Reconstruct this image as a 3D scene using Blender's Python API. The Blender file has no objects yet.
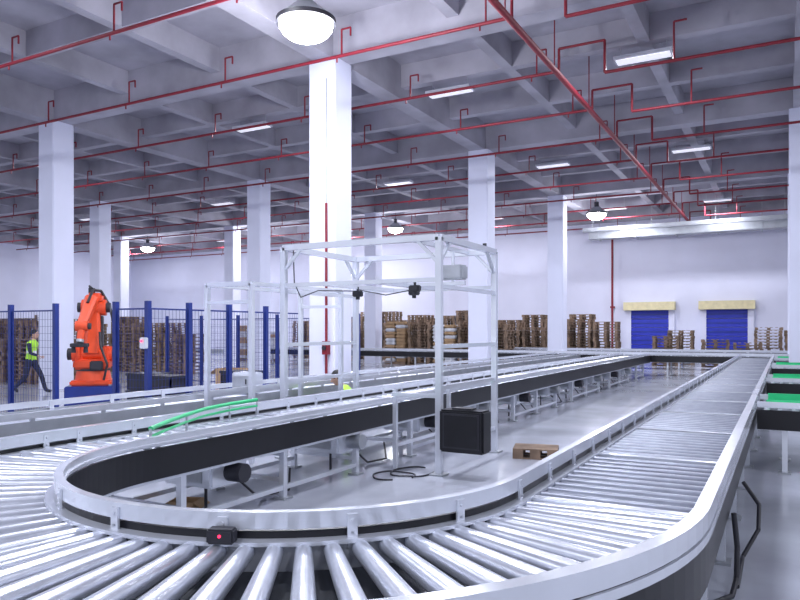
import bpy, bmesh, math, random
from mathutils import Vector, Matrix
random.seed(4)
sc = bpy.context.scene
sc.view_settings.view_transform = 'Standard'

# ---------------------------------------------------------------- materials
def mat(name, col, rough=0.5, metal=0.0, var=0.06, scale=4.0, emit=None, estr=0, bump=0.0):
    m = bpy.data.materials.new(name); m.use_nodes = True
    nt = m.node_tree; b = nt.nodes['Principled BSDF']
    b.inputs['Roughness'].default_value = rough
    b.inputs['Metallic'].default_value = metal
    tc = nt.nodes.new('ShaderNodeTexCoord')
    nz = nt.nodes.new('ShaderNodeTexNoise'); nz.inputs['Scale'].default_value = scale
    nz.inputs['Detail'].default_value = 5
    nt.links.new(tc.outputs['Object'], nz.inputs['Vector'])
    cr = nt.nodes.new('ShaderNodeValToRGB')
    cr.color_ramp.elements[0].position = 0.3; cr.color_ramp.elements[1].position = 0.7
    lo = [max(0, c*(1-var)) for c in col]; hi = [min(1, c*(1+var)) for c in col]
    cr.color_ramp.elements[0].color = (*lo, 1); cr.color_ramp.elements[1].color = (*hi, 1)
    nt.links.new(nz.outputs['Fac'], cr.inputs['Fac'])
    nt.links.new(cr.outputs['Color'], b.inputs['Base Color'])
    if bump:
        bp = nt.nodes.new('ShaderNodeBump'); bp.inputs['Strength'].default_value = bump
        nt.links.new(nz.outputs['Fac'], bp.inputs['Height']); nt.links.new(bp.outputs['Normal'], b.inputs['Normal'])
    if emit:
        b.inputs['Emission Color'].default_value = (*emit, 1); b.inputs['Emission Strength'].default_value = estr
    return m

M = {}
M['floor'] = mat('floor_epoxy', (0.41,0.43,0.50), 0.16, 0, 0.22, 0.7)
M['wall'] = mat('wall_paint', (0.70,0.71,0.86), 0.75, 0, 0.04, 0.6)
M['ceil'] = mat('ceiling_concrete', (0.37,0.36,0.42), 0.9, 0, 0.22, 0.8)
M['col'] = mat('column_paint', (0.75,0.77,0.93), 0.7, 0, 0.03, 0.8)
M['white'] = mat('white_aluminium', (0.76,0.79,0.87), 0.20, 0.45, 0.05, 3)
M['roller'] = mat('roller_zinc', (0.66,0.69,0.78), 0.28, 0.6, 0.10, 9)
M['rollerd'] = mat('roller_grey', (0.26,0.28,0.35), 0.36, 0.4, 0.14, 9)
M['shade_pan'] = mat('shade_pan_dark', (0.03,0.034,0.045), 0.5, 0.3, 0.2, 4)  # near-black colour stands in for shade between the rollers
M['black'] = mat('black_panel', (0.004,0.004,0.008), 0.4, 0, 0.2, 6)
M['dark'] = mat('dark_plastic', (0.022,0.022,0.032), 0.5, 0, 0.2, 6)
M['red'] = mat('red_pipe_paint', (0.21,0.008,0.022), 0.55, 0, 0.15, 4)
M['redlamp'] = mat('red_indicator', (0.9,0.02,0.05), 0.3, 0, 0, 4, (1,0.02,0.08), 4)
M['orange'] = mat('orange_robot_paint', (0.74,0.075,0.02), 0.38, 0, 0.08, 5)
M['blue'] = mat('blue_paint', (0.010,0.028,0.20), 0.45, 0, 0.12, 4)
M['doorblue'] = mat('door_blue', (0.02,0.035,0.44), 0.5, 0, 0.1, 4)
M['green'] = mat('green_guide', (0.02,0.55,0.20), 0.4, 0, 0.1, 4)
M['wood'] = mat('pallet_wood', (0.22,0.15,0.105), 0.8, 0, 0.5, 3)
M['card'] = mat('cardboard', (0.42,0.28,0.16), 0.8, 0, 0.2, 5)
M['yellow'] = mat('dock_seal_yellow', (0.70,0.62,0.38), 0.6, 0, 0.1, 4)
M['lamp'] = mat('lamp_lens', (1,1,1), 0.4, 0, 0, 4, (0.95,0.95,1.0), 40)
M['tube'] = mat('tube_lens', (0.9,0.9,0.95), 0.4, 0, 0, 4, (0.93,0.92,1.0), 0.5)
M['silver'] = mat('duct_steel', (0.42,0.44,0.48), 0.4, 0.6, 0.1, 4)
M['vest'] = mat('hi_vis_vest', (0.45,0.85,0.05), 0.6, 0, 0.08, 12)
M['stripe'] = mat('reflective_stripe', (0.75,0.76,0.78), 0.4, 0, 0.05, 12)
M['cloth'] = mat('dark_cloth', (0.02,0.022,0.045), 0.85, 0, 0.25, 14)
M['skin'] = mat('skin', (0.55,0.33,0.24), 0.55, 0, 0.06, 14)
M['hair'] = mat('black_hair', (0.01,0.01,0.012), 0.6, 0, 0.3, 30)
M['shoe'] = mat('shoe_rubber', (0.025,0.025,0.03), 0.6, 0, 0.2, 14)
M['stone'] = mat('bag_white', (0.66,0.67,0.72), 0.8, 0, 0.25, 3)

# ---------------------------------------------------------------- builder
class B:
    def __init__(s, name):
        s.name=name; s.v=[]; s.f=[]; s.mi=[]; s.sm=[]; s.mats=[]
    def m(s, k):
        if k not in s.mats: s.mats.append(k)
        return s.mats.index(k)
    def add(s, vs, fs, k, smooth=False, M4=None):
        o=len(s.v); i=s.m(k)
        for p in vs:
            p=Vector(p)
            if M4: p=M4@p
            s.v.append(tuple(p))
        for f in fs:
            s.f.append([a+o for a in f]); s.mi.append(i); s.sm.append(smooth)
    def box(s,x0,x1,y0,y1,z0,z1,k,M4=None):
        if x0>x1:x0,x1=x1,x0
        if y0>y1:y0,y1=y1,y0
        vs=[(x0,y0,z0),(x1,y0,z0),(x1,y1,z0),(x0,y1,z0),(x0,y0,z1),(x1,y0,z1),(x1,y1,z1),(x0,y1,z1)]
        s.add(vs,[(0,3,2,1),(4,5,6,7),(0,1,5,4),(1,2,6,5),(2,3,7,6),(3,0,4,7)],k,False,M4)
    def bbox(s,c,d,bv,k,M4=None):
        bm=bmesh.new(); bmesh.ops.create_cube(bm,size=1)
        for v in bm.verts: v.co=Vector((v.co.x*d[0]+c[0],v.co.y*d[1]+c[1],v.co.z*d[2]+c[2]))
        bmesh.ops.bevel(bm,geom=bm.edges[:],offset=bv,segments=2,affect='EDGES')
        bm.verts.index_update()
        s.add([v.co.copy() for v in bm.verts],[[v.index for v in f.verts] for f in bm.faces],k,False,M4); bm.free()
    def cyl(s,a,b,r,k,r2=None,n=10,caps=True,M4=None):
        a=Vector(a);b=Vector(b)
        if r2 is None:r2=r
        d=(b-a).normalized()
        u=d.orthogonal().normalized(); w=d.cross(u)
        vs=[];fs=[]
        for i in range(n):
            t=2*math.pi*i/n; o=u*math.cos(t)+w*math.sin(t)
            vs.append(a+o*r); vs.append(b+o*r2)
        for i in range(n):
            j=(i+1)%n; fs.append((2*i,2*j,2*j+1,2*i+1))
        s.add(vs,fs,k,True,M4)
        if caps:
            s.add(vs,[[2*i for i in range(n)][::-1],[2*i+1 for i in range(n)]],k,False,M4)
    def beam(s,a,b,w,k,M4=None):
        a=Vector(a);b=Vector(b); d=(b-a).normalized()
        up=Vector((0,0,1)) if abs(d.z)<0.9 else Vector((0,1,0))
        u=d.cross(up).normalized(); v=u.cross(d).normalized(); h=w/2
        vs=[a-u*h-v*h,a+u*h-v*h,a+u*h+v*h,a-u*h+v*h,b-u*h-v*h,b+u*h-v*h,b+u*h+v*h,b-u*h+v*h]
        s.add(vs,[(0,3,2,1),(4,5,6,7),(0,1,5,4),(1,2,6,5),(2,3,7,6),(3,0,4,7)],k,False,M4)
    def tube(s,pts,r,k,n=8,M4=None):
        for a,b in zip(pts[:-1],pts[1:]): s.cyl(a,b,r,k,n=n,M4=M4)
    def sph(s,c,r,k,sc3=(1,1,1),n=12,M4=None):
        vs=[];fs=[]; c=Vector(c)
        for i in range(n+1):
            ph=math.pi*i/n
            for j in range(n*2):
                th=math.pi*j/n
                vs.append(c+Vector((r*sc3[0]*math.sin(ph)*math.cos(th),r*sc3[1]*math.sin(ph)*math.sin(th),r*sc3[2]*math.cos(ph))))
        for i in range(n):
            for j in range(n*2):
                j2=(j+1)%(n*2)
                fs.append((i*2*n+j,(i+1)*2*n+j,(i+1)*2*n+j2,i*2*n+j2))
        s.add(vs,fs,k,True,M4)
    def sweep(s,path,prof,k):
        n=len(prof); vs=[]
        for i,p in enumerate(path):
            a=Vector(path[max(0,i-1)]);b=Vector(path[min(len(path)-1,i+1)])
            t=(b-a).normalized(); nx,ny=t.y,-t.x
            for o,z in prof: vs.append((p[0]+nx*o,p[1]+ny*o,z))
        fs=[]
        for i in range(len(path)-1):
            for j in range(n):
                j2=(j+1)%n
                fs.append((i*n+j,i*n+j2,(i+1)*n+j2,(i+1)*n+j))
        fs.append(list(range(n))[::-1]); fs.append([ (len(path)-1)*n+j for j in range(n)])
        s.add(vs,fs,k)
    def done(s,parent=None,loc=None,rz=0):
        me=bpy.data.meshes.new(s.name); me.from_pydata(s.v,[],s.f); 
        for k in s.mats: me.materials.append(M[k])
        me.polygons.foreach_set('material_index',s.mi); me.polygons.foreach_set('use_smooth',s.sm)
        me.validate(); me.update()
        bm=bmesh.new(); bm.from_mesh(me); bmesh.ops.recalc_face_normals(bm,faces=bm.faces[:]); bm.to_mesh(me); bm.free()
        o=bpy.data.objects.new(s.name,me); sc.collection.objects.link(o)
        if loc: o.location=loc
        o.rotation_euler[2]=rz
        if parent: o.parent=parent
        return o
def rect(o0,o1,z0,z1): return [(o0,z0),(o1,z0),(o1,z1),(o0,z1)]

# ---------------------------------------------------------------- room shell
XL,XR,YN,YF=-48.5,14.0,-8.0,41.0
b=B('floor'); b.box(XL,XR,YN,YF,-0.2,0,'floor'); b.done()
b=B('wall_back'); b.box(XL-0.3,XR,YF,YF+0.3,0,8.8,'wall'); b.done()
b=B('wall_left'); b.box(XL-0.3,XL,YN,YF,0,8.8,'wall'); b.done()
b=B('baseboard_back'); b.box(XL,-7.95,YF-0.04,YF,0,0.25,'silver'); b.box(-1.35,XR,YF-0.04,YF,0,0.25,'silver'); b.box(-5.25,-4.05,YF-0.04,YF,0,0.25,'silver'); b.done()
colX=[0.45,-9.2,-19.1,-28.9,-38.6]; colY=[4.2,13.4,22.6,31.8]
b=B('ceiling')
b.box(XL,XR,YN,YF,8.8,9.0,'ceil')
gx=[10.1,0.45,-9.2,-19.1,-28.9,-38.6,-48.3]
for i,x in enumerate(gx):
    b.box(max(XL,x-0.25),x+0.25,YN,YF,7.9,8.8,'ceil')
    if i<len(gx)-1:
        for t in (1/3,2/3):
            xx=x+(gx[i+1]-x)*t; b.box(xx-0.13,xx+0.13,YN,YF,8.2,8.8,'ceil')
gy=[-5.0,4.2,13.4,22.6,31.8,40.8]
for i,y in enumerate(gy):
    b.box(XL,XR,y-0.25,min(YF,y+0.249),7.901,8.8,'ceil')
    for t in (1/3,2/3):
        yy=y+9.2*t
        if yy<YF: b.box(XL,XR,yy-0.13,yy+0.13,8.201,8.8,'ceil')
b.done()
for x in colX:
    for y in colY:
        if x==0.45 and y<20: continue
        b=B('concrete_column')
        w=0.36 if x==-9.2 else 0.35
        bm=0.03
        pr=[(-w+bm,-w),(w-bm,-w),(w,-w+bm),(w,w-bm),(w-bm,w),(-w+bm,w),(-w,w-bm),(-w,-w+bm)]
        vs=[(x+p[0],y+p[1],0) for p in pr]+[(x+p[0],y+p[1],7.9) for p in pr]
        b.add(vs,[(i,(i+1)%8,8+(i+1)%8,8+i) for i in range(8)]+[list(range(8))[::-1],list(range(8,16))],'col')
        b.done()

# ---------------------------------------------------------------- dock doors
for n,(x0,x1) in enumerate(((-7.6,-5.6),(-3.7,-1.7))):
    b=B('door_%d'%(n+1)); yy=YF
    z=0.0
    while z<2.85:
        b.box(x0,x1,yy-0.07,yy-0.01,z+0.01,z+0.46,'doorblue'); b.box(x0,x1,yy-0.085,yy-0.07,z+0.2,z+0.25,'blue'); z+=0.475
    b.box(x0-0.35,x1+0.35,yy-0.5,yy-0.001,2.85,3.3,'yellow')
    b.box(x0-0.3,x0,yy-0.16,yy-0.001,0,2.85,'wall'); b.box(x1,x1+0.3,yy-0.16,yy-0.001,0,2.85,'wall')
    b.done()

# ---------------------------------------------------------------- ceiling services
b=B('sprinkler_main_pipe')
b.cyl((-4.4,YN,7.42),(-4.4,YF-0.4,7.42),0.065,'red',n=10)
y=-6.5
while y<YF-1:
    b.cyl((-4.4,y,7.42),(-4.4,y,8.78),0.015,'red',n=6); y+=3.07
b.done()
y=9.2-3.07*5; bys=[]
while y<YF-1: bys.append(y); y+=3.07
for y in bys:
    b=B('sprinkler_branch_pipe')
    b.cyl((XL+0.3,y,7.5),(-4.4,y,7.5),0.036,'red',n=8)
    x=XL+1.6
    while x<-4.6:
        b.cyl((x,y,7.5),(x,y,8.05),0.02,'red',n=6)
        b.cyl((x-0.12,y,7.5),(x-0.12,y,7.38),0.018,'red',n=6)
        b.cyl((x,y,8.05),(x+0.22,y,8.05),0.02,'red',n=6); b.cyl((x+0.22,y,8.05),(x+0.22,y,7.88),0.02,'red',n=6)
        x+=3.23
    b.cyl((-4.4,y,7.5),(-4.4,y,8.0),0.03,'red',n=8); b.cyl((-4.4,y,8.0),(-3.4,y,8.0),0.03,'red',n=8)
    b.cyl((-3.4,y,8.0),(-3.4,y,7.3),0.03,'red',n=8)
    b.cyl((-3.4,y,7.3),(XR,y,7.3),0.036,'red',n=8)
    x=-2.0
    while x<XR:
        b.cyl((x,y,7.3),(x,y,8.1),0.022,'red',n=6); b.cyl((x,y,8.1),(x+0.25,y,8.1),0.022,'red',n=6); x+=3.2
    b.done()
b=B('fire_riser_pipe')
b.cyl((-9.02,12.97,0),(-9.02,12.97,4.6),0.03,'red'); b.cyl((-9.02,12.97,4.6),(-9.02,12.97,7.4),0.010,'silver')
b.box(-9.09,-8.95,12.9,13.03,1.2,1.5,'red'); b.cyl((-9.02,12.9,1.35),(-9.02,12.86,1.35),0.05,'dark'); b.done()
b=B('fire_riser_pipe'); b.cyl((-8.6,40.7,0),(-8.6,40.7,7.4),0.06,'red'); b.box(-8.7,-8.5,40.62,40.99,3,3.1,'red'); b.done()
b=B('air_duct')
b.box(-9.5,6,38.9,39.6,6.75,7.2,'silver')
for x in range(-9,6,2): b.box(x-0.04,x+0.04,38.86,39.64,6.7,7.25,'silver'); b.cyl((x,39.25,7.2),(x,39.25,8.79),0.015,'silver')
b.box(-9.5,6,37.6,37.9,7.0,7.2,'silver')
for x in range(-9,6,3): b.cyl((x,37.75,7.2),(x,37.75,8.79),0.015,'silver')
b.done()

# lamps
def highbay(x,y,z,power,s=1.0):
    b=B('high_bay_lamp')
    b.cyl((0,0,0.06*s),(0,0,0.28*s),0.40*s,'silver',r2=0.14*s,n=28); b.cyl((0,0,0.28*s),(0,0,0.48*s),0.09*s,'dark',n=14)
    b.cyl((0,0,0.0),(0,0,0.06*s),0.41*s,'dark',r2=0.41*s,n=28)
    b.cyl((0,0,0.48*s),(0,0,8.79-z),0.012,'dark',n=6)
    b.sph((0,0,-0.01),0.37*s,'lamp',(1,1,0.62),12)
    o=b.done(loc=(x,y,z))
    l=bpy.data.lights.new('lamp_light','POINT'); l.energy=power; l.shadow_soft_size=0.3; l.color=(0.90,0.92,1)
    lo=bpy.data.objects.new('lamp_light',l); sc.collection.objects.link(lo); lo.parent=o; lo.location=(0,0,-0.62*s)
for x,y,z,p,s in ((-7.2,9.75,7.0,750,1.25),(-7.9,33.9,7.3,400,1.2),(-18.7,33.5,7.3,400,1.1),(-37.8,33.3,7.3,400,1.2),(-24,37,5.4,300,1),(-28.0,33.4,7.3,400,1.1)):
    highbay(x,y,z,p,s)
for i,x in enumerate((5.3,-2.8,-7.6,-14.2,-24,-33.8,-43.5)):
    for j,y in enumerate((-1.9,7.3,16.5,25.7,36.4)):
        b=B('ceiling_light_fixture')
        b.box(-0.62,0.62,-0.2,0.2,0.0,0.08,'white'); b.box(-0.58,0.58,-0.16,0.16,-0.02,0.0,'tube')
        for sx in (-0.5,0.5): b.cyl((sx,0,0.08),(sx,0,0.9),0.01,'silver',n=6)
        o=b.done(loc=(x,y,7.95-0.06))
        l=bpy.data.lights.new('fixture_light','AREA'); l.shape='RECTANGLE'; l.size=1.2; l.size_y=0.34; l.energy=245; l.color=(0.88,0.91,1)
        lo=bpy.data.objects.new('fixture_light',l); sc.collection.objects.link(lo); lo.parent=o; lo.location=(0,0,-0.05)

# ---------------------------------------------------------------- loop conveyor
CX,CY=-2.955,3.98; RI,RO=1.555,2.595
DY=0.20
YE=28.0
def upath(r,ye=YE,dy=0.0):
    p=[(CX-r,ye),(CX-r,CY-dy+0.01)]
    N=64
    for i in range(N+1):
        a=math.pi+math.pi*i/N
        p.append((CX+r*math.cos(a),CY-dy+r*math.sin(a)))
    p+= [(CX+r,CY-dy+0.01),(CX+r,ye)]
    return p
b=B('roller_conveyor_loop')
pi_=upath(RI); po=upath(RO,dy=DY)
b.sweep(pi_,rect(-0.03,0.02,0.80,0.88),'white')
b.sweep(pi_,rect(-0.045,-0.03,0.815,0.83),'white')
b.sweep(pi_,[(0.0,0.5),(0.05,0.5),(0.05,0.52),(0.02,0.52),(0.02,0.73),(0.07,0.73),(0.07,0.75),(0.0,0.75)],'white')
b.sweep(pi_,rect(-0.025,-0.001,0.53,0.785),'black')
b.sweep(po,rect(-0.03,0.04,0.79,0.88),'white')
b.sweep(po,[(0,0.5),(-0.05,0.5),(-0.05,0.52),(-0.02,0.52),(-0.02,0.73),(-0.09,0.73),(-0.09,0.75),(0,0.75)],'white')
b.sweep(po,rect(0.001,0.03,0.50,0.775),'black')
b.sweep(po,rect(0.031,0.045,0.74,0.78),'white')
def shade_pan():  # added dark sheet under the loop rollers, darkens the gaps like shade
    A=upath(RI+0.03); C=upath(RO-0.03,dy=DY); vs=[(p[0],p[1],0.60) for p in A]+[(p[0],p[1],0.60) for p in C]
    n=len(A); fs=[(i,i+1,n+i+1,n+i) for i in range(n-1)]
    vs2=[(v[0],v[1],0.59) for v in vs]; 
    b.add(vs,fs,'shade_pan'); b.add(vs2,[f[::-1] for f in fs],'shade_pan')
shade_pan()
def along(r,step,dy=0):
    out=[]; y=YE-0.5
    while y>CY: out.append((CX-r,y,-1,0)); y-=step
    n=max(2,int(math.pi*r/step))
    for i in range(n+1):
        a=math.pi+math.pi*i/n; out.append((CX+r*math.cos(a),CY-dy+r*math.sin(a),math.cos(a),math.sin(a)))
    y=CY+step
    while y<YE: out.append((CX+r,y,1,0)); y+=step
    return out
for r,sg,dy in ((RI,1,0),(RO,-1,DY)):
    for x,y,nx,ny in along(r,0.6,dy):
        ang=math.atan2(ny,nx); M4=Matrix.Translation((x,y,0))@Matrix.Rotation(ang,4,'Z')
        b.box(0.021*sg,0.034*sg,-0.025,0.025,0.70,0.86,'white',M4)
        b.cyl((0.034*sg,0,0.83),(0.042*sg,0,0.83),0.008,'white',M4=M4,n=8)
        b.cyl((0.034*sg,0,0.77),(0.042*sg,0,0.77),0.008,'silver',M4=M4,n=8)
ZR=0.70
N=int(180/4.75)
for i in range(N+1):
    a=math.pi+math.pi*i/N; c,s_=math.cos(a),math.sin(a)
    disc=math.sqrt(max(0,(RO-0.05)**2-(DY*c)**2)); ro=-DY*s_+disc
    b.cyl((CX+(RI+0.05)*c,CY+(RI+0.05)*s_,ZR),(CX+ro*c,CY+ro*s_,ZR),0.042,'roller',r2=0.060,n=20)
    b.cyl((CX+(RI+0.01)*c,CY+(RI+0.01)*s_,ZR),(CX+(RI+0.05)*c,CY+(RI+0.05)*s_,ZR),0.014,'dark',n=8)
def straight_rollers(b,x0,x1,y0,y1,k,sep=1.75,pitch=0.155,z=ZR,r=0.045):
    y=y0; c=0
    per=int(sep/pitch)
    while y<y1:
        if c%per==0:
            b.box(x0,x1,y-0.035,y+0.035,z-0.09,z+0.045,'white')
        else:
            b.cyl((x0,y,z),(x1,y,z),r,k,n=14)
        y+=pitch; c+=1
straight_rollers(b,CX+RI+0.03,CX+RO-0.03,CY+0.12,YE,'rollerd')
straight_rollers(b,CX-RO+0.03,CX-RI-0.03,CY+0.12,YE,'roller',sep=2.6)
def leg_pair(b,p,q,zt=0.52):
    for a in (p,q):
        b.beam((a[0],a[1],0.02),(a[0],a[1],zt),0.06,'white')
        b.box(a[0]-0.07,a[0]+0.07,a[1]-0.07,a[1]+0.07,0,0.02,'silver')
    b.beam((p[0],p[1],0.2),(q[0],q[1],0.2),0.045,'white'); b.beam((p[0],p[1],zt-0.05),(q[0],q[1],zt-0.05),0.05,'white')
y=CY+0.4; k=0
while y<YE:
    leg_pair(b,(CX+RI+0.05,y),(CX+RO-0.06,y)); leg_pair(b,(CX-RI-0.05,y),(CX-RO+0.06,y))
    if k%3!=2 and y+1.4<YE:
        for xx in (CX-RI-0.05,CX-RO+0.06): b.beam((xx,y,0.12),(xx,y+1.4,0.12),0.045,'white')
    y+=1.4; k+=1
for i in range(1,7):
    a=math.pi+math.pi*i/7; leg_pair(b,(CX+(RI+.05)*math.cos(a),CY+(RI+.05)*math.sin(a)),(CX+(RO-.06)*math.cos(a),CY-DY+(RO-.06)*math.sin(a)))
y=CY+1.1; k=0
while y<YE-2:
    for x in (CX-RI-0.45,CX+RO-0.55):
        b.bbox((x,y,0.40),(0.62,0.5,0.26),0.02,'white'); b.cyl((x+0.31,y,0.40),(x+0.5,y,0.40),0.09,'silver' if k%2 else 'dark',n=14)
        b.box(x-0.2,x+0.2,y-0.262,y-0.25,0.32,0.48,'silver'); b.cyl((x+0.1,y-0.1,0.27),(x+0.1,y-0.1,0.02),0.015,'dark',n=6)
        b.tube([(x+0.2,y+0.2,0.3),(x+0.3,y+0.35,0.12),(x+0.2,y+0.6,0.03),(x+0.28,y+0.95,0.03),(x+0.1,y+1.2,0.2)],0.012,'dark',n=6)
    y+=2.1; k+=1
best=None
for deg in range(220,330):
    aa=math.radians(deg); X=CX+(RI+0.08)*math.cos(aa); Y=CY+(RI+0.08)*math.sin(aa)
    xc=.876*X+.482*Y; d=-.482*X+.876*Y; e=abs(xc/d+0.2529)
    if best is None or e<best[0]: best=(e,aa)
a=best[1]; px_,py_=CX+RI*math.cos(a),CY+RI*math.sin(a)
M4=Matrix.Translation((px_,py_,0))@Matrix.Rotation(a,4,'Z')
b.bbox((0.075,0,0.785),(0.07,0.13,0.07),0.008,'dark',M4); b.cyl((0.11,0,0.79),(0.114,0,0.79),0.007,'redlamp',M4=M4)
b.done()

b=B('pneumatic_hose')
x=CX+RO+0.06
pts=[(x,5.2,0.52),(x+0.02,5.2,0.3),(x+0.02,5.15,0.1),(x,5.0,0.03),(x-0.1,4.8,0.03),(x-0.25,4.6,0.03)]
b.tube(pts,0.018,'dark')
pts=[(x,6.4,0.5),(x+0.12,6.3,0.35),(x+0.12,6.1,0.2),(x+0.02,5.9,0.03),(x+0.02,5.2,0.03)]
b.tube(pts,0.016,'dark'); b.done()

def conveyor(name,axis,c0,c1,a0,a1,k='roller',green=False,cover='black'):
    b=B(name)
    M4=Matrix(((0,1,0,0),(1,0,0,0),(0,0,1,0),(0,0,0,1))) if axis=='X' else None
    for x,sg in ((c0,1),(c1,-1)):
        b.box(x,x+0.05*sg,a0,a1,0.52,0.75,'white',M4); b.box(x-0.02*sg,x-0.001*sg,a0,a1,0.53,0.77,cover,M4)
        b.box(x-0.03*sg,x+0.02*sg,a0,a1,0.80,0.87,'white',M4)
        if green: b.box(x+0.021*sg,x+0.05*sg,a0+0.1,a1-0.1,0.80,0.89,'green',M4)
        y=a0+0.3
        while y<a1: b.box(x+0.021*sg,x+0.033*sg,y-0.03,y+0.03,0.7,0.86,'white',M4); y+=0.9
    b.box(c0+0.05,c1-0.05,a0,a1,0.59,0.60,'shade_pan',M4)  # added dark sheet, shade in the roller gaps put in as colour
    y=a0+0.1;c=0
    while y<a1:
        if c%11==0: b.box(c0+0.05,c1-0.05,y-0.03,y+0.03,0.6,0.745,'white',M4)
        else: b.cyl((c0+0.05,y,ZR),(c1-0.05,y,ZR),0.045,k,n=10,M4=M4)
        y+=0.16;c+=1
    y=a0+0.3
    while y<a1:
        for x in (c0+0.04,c1-0.04):
            b.beam((x,y,0.02),(x,y,0.54),0.06,'white',M4); b.box(x-0.07,x+0.07,y-0.07,y+0.07,0,0.02,'silver',M4)
        b.beam((c0+0.04,y,0.2),(c1-0.04,y,0.2),0.045,'white',M4); y+=1.8
    return b.done()
conveyor('roller_conveyor','Y',-8.1,-7.08,-1.0,27.6,cover='silver')
conveyor('roller_conveyor','X',28.15,29.2,-24,8.0)
conveyor('roller_conveyor','X',33.0,34.1,-17,4.0)
for y0 in (9.7,14.6,20.2,25.0):
    conveyor('spur_conveyor','X',y0,y0+1.1,CX+RO+0.06,5.5,'rollerd',green=True)

b=B('green_guide_rail')
pts=[(-4.62,4.10,0.93),(-4.85,4.5,0.93),(-5.08,4.95,0.93),(-5.28,5.4,0.93),(-5.40,5.9,0.93),(-5.44,6.4,0.93)]
b.tube(pts,0.020,'green')
b.tube([(p[0]+0.0,p[1],0.86) for p in pts],0.014,'green')
for p in pts[::2]+[pts[-1]]: b.cyl((p[0],p[1],0.75),(p[0],p[1],0.93),0.012,'silver')
b.done()

# ---------------------------------------------------------------- gantry
b=B('scanner_gantry_frame')
x0,x1,y0,y1,zt=-6.0,-3.65,7.62,9.45,2.87
W=0.075
for x in (x0,x1):
    for y in (y0,y1):
        b.beam((x,y,0.02),(x,y,zt),W,'white'); b.box(x-0.09,x+0.09,y-0.09,y+0.09,0,0.02,'silver')
for z in (zt,):
    for y in (y0,y1): b.beam((x0,y,z),(x1,y,z),W,'white')
    for x in (x0,x1): b.beam((x,y0,z),(x,y1,z),W,'white')
for y in (y0,y1): b.beam((x0,y,2.36),(x1,y,2.36),0.05,'white')
for x in (x0,x1): b.beam((x,y0,2.28),(x,y1,2.28),0.05,'white')
for z in (1.55,1.05,0.35): b.beam((x1,y0,z),(x1,y1,z),0.05,'white')
for z in (1.55,1.05): b.beam((x0,y0,z),(x0,y1,z),0.05,'white')
b.beam(((x0+x1)/2+0.3,y0,2.36),((x0+x1)/2+0.3,y1,2.36),0.06,'white')
b.beam(((x0+x1)/2-0.5,y0,2.36),((x0+x1)/2-0.5,y1,2.36),0.06,'white')
b.beam(((x0+x1)/2+0.3,y1,2.36),((x0+x1)/2+0.3,y1,zt),0.05,'white')
for y in (y0,y1):
    b.beam((x0,y,2.55),(x0+0.32,y,zt),0.04,'white'); b.beam((x1,y,2.55),(x1-0.32,y,zt),0.04,'white')
for x in (x0,x1):
    b.beam((x,y0,2.55),(x,y0+0.32,zt),0.04,'white'); b.beam((x,y1,2.55),(x,y1-0.32,zt),0.04,'white')
for y in (7.1,9.2):
    for x in (-6.9,-6.12): b.beam((x,y,0),(x,y,2.36),0.06,'white')
    b.beam((-6.9,y,2.36),(-6.12,y,2.36),0.06,'white'); b.beam((-6.9,y,2.12),(-6.12,y,2.12),0.045,'white')
for x in (-6.9,-6.12): b.beam((x,7.1,2.36),(x,9.2,2.36),0.05,'white')
b.beam((-6.9,7.1,0.9),(-6.9,9.2,0.9),0.045,'white')
for (x,y,z) in ((-4.4,8.4,2.26),(-5.3,8.4,2.26),(-3.98,7.62,2.26)):
    b.bbox((x,y,z),(0.14,0.09,0.08),0.012,'dark'); b.cyl((x,y,z-0.04),(x,y,z-0.08),0.03,'dark'); b.beam((x,y,z),(x,y,2.36),0.025,'dark')
b.beam((-4.55,8.4,2.36),(-3.65,8.4,2.36),0.05,'white')
b.bbox((-4.05,8.9,2.55),(0.36,0.22,0.2),0.02,'silver'); b.beam((-4.05,8.9,2.3),(-4.05,8.9,2.87),0.035,'white'); b.beam((-4.05,7.62,2.87),(-4.05,9.45,2.87),0.05,'white')
b.tube([(-5.9,7.7,2.84),(-5.9,7.72,2.4),(-5.85,7.8,2.2),(-5.7,8.0,2.3),(-5.3,8.4,2.3)],0.008,'dark',n=6)
b.tube([(-5.3,8.4,2.32),(-4.9,8.5,2.24),(-4.4,8.4,2.3)],0.008,'dark',n=6)
b.cyl((-3.8,9.45,2.9),(-3.8,9.45,3.0),0.03,'dark')
b.beam((-4.3,7.7,0),(-4.3,7.7,1.0),0.05,'white'); b.beam((-4.3,9.3,0),(-4.3,9.3,1.0),0.05,'white'); b.beam((-4.3,7.7,0.3),(-4.3,9.3,0.3),0.045,'white')
b.beam((-4.3,7.62,0.95),(-3.65,7.62,0.95),0.045,'white')
b.done()
b=B('industrial_monitor')
b.bbox((-3.31,7.62,0.56),(0.56,0.26,0.50),0.02,'black'); b.box(-3.54,-3.08,7.48,7.489,0.36,0.77,'dark')
b.box(-3.52,-3.10,7.474,7.48,0.38,0.75,'black')
b.box(-3.61,-3.585,7.56,7.68,0.45,0.7,'silver'); b.box(-3.45,-3.2,7.55,7.7,0.81,0.83,'dark'); b.done()

b=B('floor_cable')
def loopc(cx,cy,rx,ry,n=18,ph=0):
    return [(cx+rx*math.cos(ph+2*math.pi*i/n*0.85),cy+ry*math.sin(ph+2*math.pi*i/n*0.85)*(1+0.12*math.sin(i*0.6)),0.012) for i in range(n)]
b.tube(loopc(-4.1,7.3,0.25,0.25,n=28),0.010,'dark',n=6); b.tube(loopc(-4.0,7.6,0.25,0.3,n=28,ph=1.5),0.010,'dark',n=6); b.done()

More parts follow.
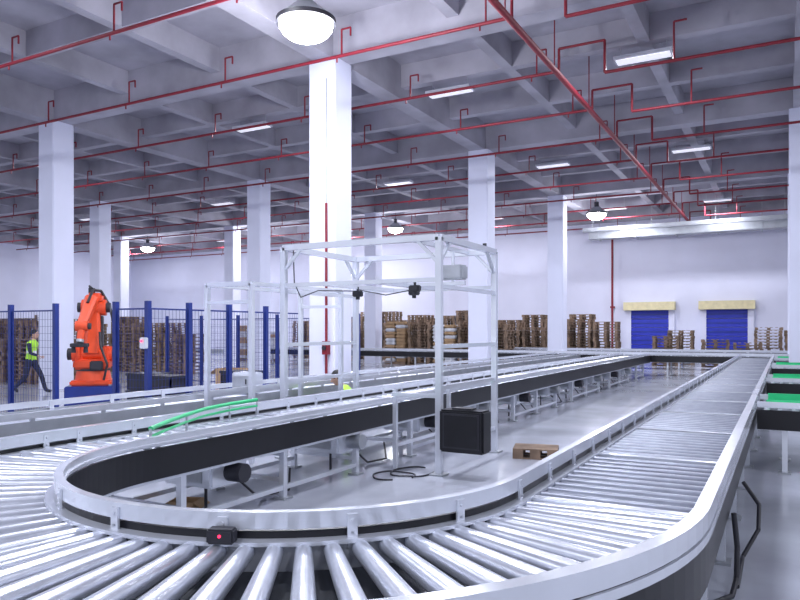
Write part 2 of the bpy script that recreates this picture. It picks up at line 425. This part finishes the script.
# ---------------------------------------------------------------- boxes etc.
def carton(x,y,w,d,h,rz,z=0):
    b=B('cardboard_box')
    t=0.008
    b.box(-w/2,w/2,-d/2,d/2,0,t,'card')
    b.box(-w/2,-w/2+t,-d/2,d/2,0,h,'card'); b.box(w/2-t,w/2,-d/2,d/2,0,h,'card')
    b.box(-w/2,w/2,-d/2,-d/2+t,0,h,'card'); b.box(-w/2,w/2,d/2-t,d/2,0,h,'card')
    for sx in (-1,1):
        M4=Matrix.Translation((sx*w/2,0,h))@Matrix.Rotation(sx*0.6,4,'Y')
        b.box(0 if sx>0 else -w*0.35,w*0.35 if sx>0 else 0,-d/2,d/2,-t/2,t/2,'card',M4)
    b.done(loc=(x,y,z),rz=rz)
carton(-5.2,5.05,0.26,0.24,0.07,0.4)
carton(-13.2,14.6,0.8,0.6,0.7,0.2)
b=B('control_cabinet'); b.bbox((-7.5,8.6,0.92),(0.40,0.3,0.32),0.02,'white'); b.box(-7.66,-7.34,8.436,8.45,0.82,1.03,'silver'); b.box(-7.40,-7.38,8.43,8.436,0.9,0.98,'dark'); b.done()
for (x,y) in ((-9.6,8.9),(-10.4,9.2),(-9.4,10.6)):
    b=B('plastic_crate')
    b.box(-0.32,0.32,-0.24,0.24,0,0.03,'dark',Matrix.Translation((x,y,0)))
    for zz in (0,0.32,0.64):
        for (a0,a1,c0,c1) in ((-0.32,-0.29,-0.24,0.24),(0.29,0.32,-0.24,0.24),(-0.32,0.32,-0.24,-0.21),(-0.32,0.32,0.21,0.24)):
            b.box(x+a0,x+a1,y+c0,y+c1,zz+0.0,zz+0.29,'dark')
        b.box(x-0.34,x+0.34,y-0.26,y+0.26,zz+0.26,zz+0.31,'dark')
    b.done()

def pallets(x,y,n,rz,w=1.2,d=1.0,name='pallet_stack'):
    b=B(name)
    for i in range(n):
        z=i*0.145; jx=random.uniform(-.03,.03); jy=random.uniform(-.03,.03)
        M4=Matrix.Translation((jx,jy,z))
        for c in (-0.45,0,0.45):
            for e in (-0.5,0,0.5): b.box(e*w-0.07*(1 if e==0 else 0)-(0.14 if e>0 else 0),e*w+0.07*(1 if e==0 else 0)+(0.14 if e<0 else 0),c*d-0.05*d,c*d+0.05*d,0.02,0.12,'wood',M4)
        for k in range(6):
            xx=-w/2+0.05+k*(w-0.1)/5; b.box(xx-0.05,xx+0.05,-d/2,d/2,0.12,0.14,'wood',M4)
        for c in (-0.45,0,0.45): b.box(-w/2,w/2,c*d-0.05*d,c*d+0.05*d,0,0.02,'wood',M4)
    b.done(loc=(x,y,0),rz=rz)
pallets(-3.0,9.4,1,0.25,w=0.6,d=0.45,name='small_wooden_pallet')
def goods(x,y,h,ks=('stone','stone','card')):
    b=B('stacked_sacks')
    for c in (-0.45,0,0.45): b.box(-0.6,0.6,c-0.05,c+0.05,0,0.12,'wood')
    b.box(-0.6,0.6,-0.5,0.5,0.12,0.14,'wood')
    z=0.14
    while z<h:
        for sx in (-0.3,0.3):
            for sy in (-0.25,0.25):
                b.bbox((sx+random.uniform(-.02,.02),sy+random.uniform(-.02,.02),z+0.085),(0.57,0.47,0.165),0.05,random.choice(ks))
        z+=0.17
    b.done(loc=(x,y,0))
x=-27.0
while x<-8.9:
    pallets(x,38.2+random.uniform(-.15,.15),random.choice((16,17,18,20)),random.uniform(-.03,.03)); x+=1.33
x=-26.5
while x<-10.5:
    pallets(x,35.9+random.uniform(-.1,.1),random.choice((13,15,16,18)),random.uniform(-.03,.03)); x+=1.36
for x,n in ((-4.65,12),(-0.7,13),(0.6,12),(2.2,13)): pallets(x,38.3,n,0.03)
for x,n in ((-9.3,16),(-7.95,15),(-5.1,10),(-2.9,9),(-1.5,8)): pallets(x,36.4,n,0.05)
for x in (-31.5,-33,-34.5,-36,-37.5,-40.2,-41.7,-43.2): pallets(x,29.6+random.uniform(-.2,.2),random.choice((15,17,19)),0.0)
for x in (-40.5,-42,-43.5,-45): pallets(x,26.5,17,0.0)
for y in (15.5,17.2,19,20.8,24.3,26.0): pallets(-30.9,y,random.choice((13,15,17)),1.57)
x=-27
while x<-20.4: pallets(x,20.5,random.choice((11,13,14)),0.0); x+=1.45
for x in (-23.5,-22.0,-20.6): pallets(x,14.6,random.choice((10,12)),0.0)
goods(-14.6,31.4,1.9); pallets(-16.0,31.5,15,0.02); goods(-17.4,31.6,2.1,('card','card','stone')); pallets(-12.0,31.6,14,0); pallets(-13.3,31.6,15,0.02); goods(-25.5,31.0,1.6); goods(-26.9,31.2,1.9)
goods(-22.0,31.3,2.0,('card','card','wood')); goods(-20.6,31.3,1.8,('card','wood'))

# ---------------------------------------------------------------- blue safety fence
def fence(pts,skip=()):
    b=B('safety_fence')
    H=2.2
    for i,p in enumerate(pts):
        b.beam((p[0],p[1],0.01),(p[0],p[1],H),0.075,'blue'); b.box(p[0]-0.08,p[0]+0.08,p[1]-0.08,p[1]+0.08,0,0.012,'blue')
    for i in range(len(pts)-1):
        if i in skip: continue
        a=Vector((*pts[i],0)); c=Vector((*pts[i+1],0)); d=c-a; L=d.length; d.normalize()
        a2=a+d*0.06; c2=c-d*0.06
        for z in (0.15,H-0.12): b.beam(a2+Vector((0,0,z)),c2+Vector((0,0,z)),0.025,'blue')
        for q in (a2,c2): b.beam(q+Vector((0,0,0.15)),q+Vector((0,0,H-0.12)),0.02,'blue')
        n=int(L/0.08)
        for k in range(1,n): 
            q=a2+(c2-a2)*k/n; b.beam(q+Vector((0,0,0.15)),q+Vector((0,0,H-0.12)),0.004,'blue')
        z=0.25
        while z<H-0.15: b.beam(a2+Vector((0,0,z)),c2+Vector((0,0,z)),0.004,'blue'); z+=0.12
    return b.done()
fence([(-15.2,7.6),(-13.65,7.6),(-12.1,7.6),(-10.85,7.6)])
fence([(-9.35,7.6),(-8.62,7.6),(-8.62,8.45),(-8.62,9.4),(-8.62,10.4),(-8.62,11.5)])
fence([(-17.5,16.2),(-16,16.2),(-14.5,16.2),(-13,16.2),(-11.5,16.2),(-10.2,16.2)])
b=B('fence_junction_box'); b.bbox((-8.62,7.52,1.55),(0.11,0.08,0.17),0.01,'white'); b.cyl((-8.62,7.48,1.58),(-8.62,7.46,1.58),0.015,'redlamp'); b.done()

# ---------------------------------------------------------------- robot
b=B('industrial_robot_arm')
b.bbox((0,0,0.27),(1.0,1.0,0.54),0.02,'blue')
b.box(-0.56,0.56,-0.56,0.56,0,0.04,'blue')
for sx in (-.4,.4):
    for sy in (-.4,.4): b.cyl((sx,sy,0.54),(sx,sy,0.57),0.03,'silver')
b.bbox((0,0,0.60),(0.84,0.78,0.12),0.03,'orange')
b.cyl((0,0,0.64),(0,0,0.86),0.38,'orange',r2=0.34,n=24)
b.cyl((0,0,0.86),(0,0,0.90),0.35,'dark',n=24)
b.bbox((0,0,1.0),(0.74,0.64,0.22),0.05,'orange')
for sx in (-0.27,0.27): b.bbox((sx,0.02,1.18),(0.16,0.46,0.44),0.05,'orange')
b.cyl((-0.42,0.0,1.22),(0.40,0.0,1.22),0.17,'orange',n=20)
b.cyl((0.40,0,1.22),(0.54,0,1.22),0.12,'dark',n=16); b.cyl((-0.52,0,1.22),(-0.42,0,1.22),0.13,'dark',n=16)
b.cyl((-0.1,0.3,0.98),(-0.1,0.3,1.25),0.09,'dark',n=14)
b.bbox((0.12,-0.36,0.98),(0.26,0.12,0.2),0.02,'dark')
def taper(p,q,w1,d1,w2,d2,k):
    p=Vector(p);q=Vector(q); dr=(q-p).normalized(); u=Vector((1,0,0)); v=dr.cross(u).normalized(); u=v.cross(dr)
    vs=[]
    for c,w,d in ((p,w1,d1),(q,w2,d2)):
        for a,e in ((-1,-.6),(-.6,-1),(.6,-1),(1,-.6),(1,.6),(.6,1),(-.6,1),(-1,.6)): vs.append(c+u*a*w/2+v*e*d/2)
    b.add(vs,[(i,(i+1)%8,8+(i+1)%8,8+i) for i in range(8)]+[list(range(8))[::-1],list(range(8,16))],k)
taper((0,0,1.22),(0,0.12,2.2),0.36,0.42,0.26,0.30,'orange')
taper((0.19,-0.02,1.35),(0.17,0.1,2.05),0.05,0.2,0.05,0.14,'dark')
b.cyl((-0.25,0.12,2.25),(0.25,0.12,2.25),0.18,'orange',n=20)
b.cyl((0.25,0.12,2.25),(0.34,0.12,2.25),0.11,'dark',n=14); b.cyl((-0.34,0.12,2.25),(-0.25,0.12,2.25),0.11,'dark',n=14)
b.bbox((0.02,0.1,2.45),(0.34,0.42,0.24),0.06,'orange')
b.cyl((0.1,0.3,2.49),(0.1,0.55,2.49),0.08,'dark',n=12); b.cyl((-0.08,0.3,2.42),(-0.08,0.5,2.42),0.065,'dark',n=12)
b.cyl((-0.05,0.1,2.56),(-0.05,0.1,2.68),0.07,'dark',n=12)
taper((-0.02,-0.08,2.42),(-0.12,-0.62,1.86),0.26,0.28,0.18,0.19,'orange')
b.cyl((-0.24,-0.64,1.83),(0.0,-0.64,1.83),0.11,'orange',n=16)
b.cyl((0.0,-0.64,1.83),(0.06,-0.64,1.83),0.07,'dark',n=12)
taper((-0.12,-0.64,1.8),(-0.14,-0.70,1.55),0.15,0.15,0.13,0.13,'orange')
b.cyl((-0.14,-0.70,1.55),(-0.145,-0.715,1.49),0.08,'silver',n=16)
b.bbox((-0.15,-0.72,1.43),(0.34,0.24,0.08),0.01,'dark')
for sx in (-0.12,0.12): b.cyl((-0.15+sx,-0.72,1.39),(-0.15+sx,-0.72,1.27),0.04,'dark',r2=0.05,n=12)
b.cyl((-0.27,0.32,1.05),(-0.24,0.28,1.95),0.06,'orange',n=12)
b.tube([(0.2,0.3,1.0),(0.42,0.3,1.3),(0.40,0.26,1.8),(0.30,0.26,2.3),(0.12,0.22,2.63),(0.0,-0.05,2.63),(-0.06,-0.35,2.34)],0.03,'dark')
b.tube([(-0.06,0.18,2.57),(-0.1,0.1,2.73),(-0.02,-0.02,2.67)],0.02,'dark')
b.tube([(0.25,-0.3,0.62),(0.35,-0.42,1.0),(0.2,-0.35,1.4),(0.16,-0.2,1.7)],0.025,'dark')
b.done(loc=(-13.4,10.3,0),rz=0.75)

# ---------------------------------------------------------------- people
def skin_mesh(name,chain_pts,edges,radii,root,subs=2):
    me=bpy.data.meshes.new(name); me.from_pydata(chain_pts,edges,[]); me.update()
    o=bpy.data.objects.new(name,me); sc.collection.objects.link(o)
    sk=o.modifiers.new('s','SKIN'); ss=o.modifiers.new('u','SUBSURF'); ss.levels=subs; ss.render_levels=subs
    for i,r in enumerate(radii):
        rr=r if isinstance(r,tuple) else (r,r)
        me.skin_vertices[0].data[i].radius=rr
        me.skin_vertices[0].data[i].use_root=(i==root)
    dg=bpy.context.evaluated_depsgraph_get(); dg.update()
    nm=bpy.data.meshes.new_from_object(o.evaluated_get(dg)); nm.name=name
    bpy.data.objects.remove(o)
    return nm
def person(name,J,loc,rz,headdir=(1,0,0)):
    root=bpy.data.objects.new(name,None); sc.collection.objects.link(root); root.location=loc; root.rotation_euler[2]=rz
    names=['pel','belly','chest','neck','headb','hipL','kneeL','ankL','toeL','hipR','kneeR','ankR','toeR','shL','elL','wrL','shR','elR','wrR']
    R={'pel':(.15,.12),'belly':(.14,.11),'chest':(.165,.115),'neck':.06,'headb':.055,'hipL':.098,'kneeL':.068,'ankL':.055,'toeL':.04,
       'hipR':.098,'kneeR':.068,'ankR':.055,'toeR':.04,'shL':.068,'elL':.05,'wrL':.034,'shR':.068,'elR':.05,'wrR':.034}
    idx={n:i for i,n in enumerate(names)}
    ed=[('pel','belly'),('belly','chest'),('chest','neck'),('neck','headb'),('pel','hipL'),('hipL','kneeL'),('kneeL','ankL'),('ankL','toeL'),
        ('pel','hipR'),('hipR','kneeR'),('kneeR','ankR'),('ankR','toeR'),('chest','shL'),('shL','elL'),('elL','wrL'),('chest','shR'),('shR','elR'),('elR','wrR')]
    me=skin_mesh('body',[J[n] for n in names],[(idx[a],idx[c]) for a,c in ed],[R[n] for n in names],0)
    for k in ('cloth','vest','stripe','skin','shoe'): me.materials.append(M[k])
    JV={n:Vector(J[n]) for n in names}
    def segd(p,a,c):
        d=c-a; t=max(0,min(1,(p-a).dot(d)/d.length_squared)); return (p-(a+d*t)).length/1.0, t
    for f in me.polygons:
        f.use_smooth=True; p=f.center; best=None
        for a,c in ed:
            ra=R[a] if not isinstance(R[a],tuple) else R[a][0]; rc=R[c] if not isinstance(R[c],tuple) else R[c][0]
            dd,t=segd(p,JV[a],JV[c]); dd/= (ra*(1-t)+rc*t)
            if best is None or dd<best[0]: best=(dd,t,a,c)
        _,t,a,c=best; mi=0
        if (a,c) in (('pel','belly'),): mi=1 if t>0.05 else 0
        elif (a,c)==('belly','chest'): mi=2 if 0.15<t<0.4 else 1
        elif a=='chest' and c!='neck': mi=1
        elif (a,c)==('chest','neck'): mi=1 if t<0.75 else 3
        elif (a,c)==('neck','headb'): mi=3
        elif a in('ankL','ankR'): mi=4
        elif c in('wrL','wrR') and t>0.93: mi=3
        f.material_index=mi
    o=bpy.data.objects.new('body',me); sc.collection.objects.link(o); o.parent=root
    hb=Vector(J['headb']); hd=Vector(headdir).normalized()
    z=Vector((0,0,1)); z=(z-hd*z.dot(hd)).normalized(); yv=z.cross(hd)
    HM=Matrix((( hd.x,yv.x,z.x,hb.x),(hd.y,yv.y,z.y,hb.y),(hd.z,yv.z,z.z,hb.z),(0,0,0,1)))
    b=B('head')
    b.sph((0.02,0,0.10),0.1,'skin',(0.95,0.77,1.2),14,HM)
    b.sph((0.045,0,0.03),0.06,'skin',(1,0.85,0.85),10,HM)
    b.cyl((0.105,0,0.115),(0.135,0,0.075),0.009,'skin',r2=0.017,n=8,M4=HM)
    for s in(-1,1):
        b.sph((0.098,s*0.032,0.112),0.012,'stripe',(0.7,1,0.7),6,HM); b.sph((0.105,s*0.032,0.112),0.006,'hair',(1,1,1),6,HM)
        b.sph((0.103,s*0.033,0.135),0.016,'hair',(0.4,1,0.25),6,HM)
        b.sph((0.01,s*0.08,0.095),0.028,'skin',(0.7,0.3,1),8,HM)
    b.sph((0.105,0,0.045),0.02,'skin',(0.5,1.1,0.3),6,HM)
    b.sph((-0.005,0,0.135),0.106,'hair',(0.98,0.84,1.0),14,HM)
    o=b.done(parent=root)
    for sd in ('L','R'):
        w=Vector(J['wr'+sd]); e=Vector(J['el'+sd]); d=(w-e).normalized()
        u=Vector((0,1,0)).cross(d)
        u=(u.normalized() if u.length>0.1 else Vector((1,0,0))); n=d.cross(u).normalized()
        sg=1 if sd=='L' else -1
        pts=[w-d*0.01,w+d*0.045,w+d*0.085]; rad=[(.026,.02),(.036,.016),(.036,.014)]; eds=[(0,1),(1,2)]
        b2=B('hand')
        me=skin_mesh('palm',pts,eds,rad,0,1); 
        b2.add([v.co for v in me.vertices],[list(p.vertices) for p in me.polygons],'skin',True)
        for k,(off,L) in enumerate(((-.028,.066),(-.009,.076),(.010,.072),(.027,.056))):
            q=w+d*0.08+u*off*-1; c1=q+d*L*.45-n*sg*.006; c2=c1+d*L*.3-n*sg*.014; c3=c2+d*L*.18-n*sg*.018
            m2=skin_mesh('finger',[q,c1,c2,c3],[(0,1),(1,2),(2,3)],[.009,.0088,.008,.007],0,1)
            b2.add([v.co for v in m2.vertices],[list(p.vertices) for p in m2.polygons],'skin',True)
        q=w+d*0.03+u*0.028; c1=q+d*.025+u*.024-n*sg*.006; c2=c1+d*.03+u*.006-n*sg*.01
        m2=skin_mesh('thumb',[q,c1,c2],[(0,1),(1,2)],[.012,.010,.008],0,1)
        b2.add([v.co for v in m2.vertices],[list(p.vertices) for p in m2.polygons],'skin',True)
        b2.done(parent=root)
    return root
walk={'pel':(0,0,.93),'belly':(.02,0,1.08),'chest':(.05,0,1.32),'neck':(.07,0,1.47),'headb':(.09,0,1.53),
 'hipL':(.02,.09,.88),'kneeL':(.24,.09,.50),'ankL':(.36,.09,.09),'toeL':(.52,.10,.05),
 'hipR':(-.02,-.09,.88),'kneeR':(-.10,-.09,.47),'ankR':(-.40,-.09,.16),'toeR':(-.30,-.10,.045),
 'shL':(.05,.20,1.39),'elL':(-.10,.25,1.14),'wrL':(-.12,.24,.90),'shR':(.05,-.20,1.39),'elR':(.12,-.26,1.12),'wrR':(.33,-.24,1.05)}
person('walking_worker',walk,(-18.2,12.0,0),math.radians(28.8))
crouch={'pel':(-.12,0,.32),'belly':(-.05,0,.46),'chest':(.08,0,.67),'neck':(.16,0,.79),'headb':(.20,0,.84),
 'hipL':(-.10,.10,.30),'kneeL':(.24,.16,.48),'ankL':(.05,.15,.09),'toeL':(.21,.17,.045),
 'hipR':(-.10,-.10,.30),'kneeR':(.20,-.17,.36),'ankR':(-.03,-.14,.09),'toeR':(.13,-.16,.045),
 'shL':(.10,.19,.72),'elL':(.28,.22,.55),'wrL':(.46,.12,.50),'shR':(.10,-.19,.72),'elR':(.28,-.22,.54),'wrR':(.46,-.12,.48)}
person('crouching_worker',crouch,(-6.5,10.1,0),math.radians(200),headdir=(0.9,0,-0.4))

# ---------------------------------------------------------------- world & camera
w=bpy.data.worlds.new('world'); sc.world=w; w.use_nodes=True
bg=w.node_tree.nodes['Background']; bg.inputs[0].default_value=(0.82,0.86,1.0,1); bg.inputs[1].default_value=1.0
cam=bpy.data.cameras.new('camera'); co=bpy.data.objects.new('camera',cam); sc.collection.objects.link(co)
co.location=(0,0,1.75); co.rotation_euler=(math.radians(90),0,math.radians(28.8))
cam.lens=36*700/800; cam.sensor_width=36; cam.shift_y=30/800; cam.clip_end=300; cam.clip_start=0.05
sc.camera=co
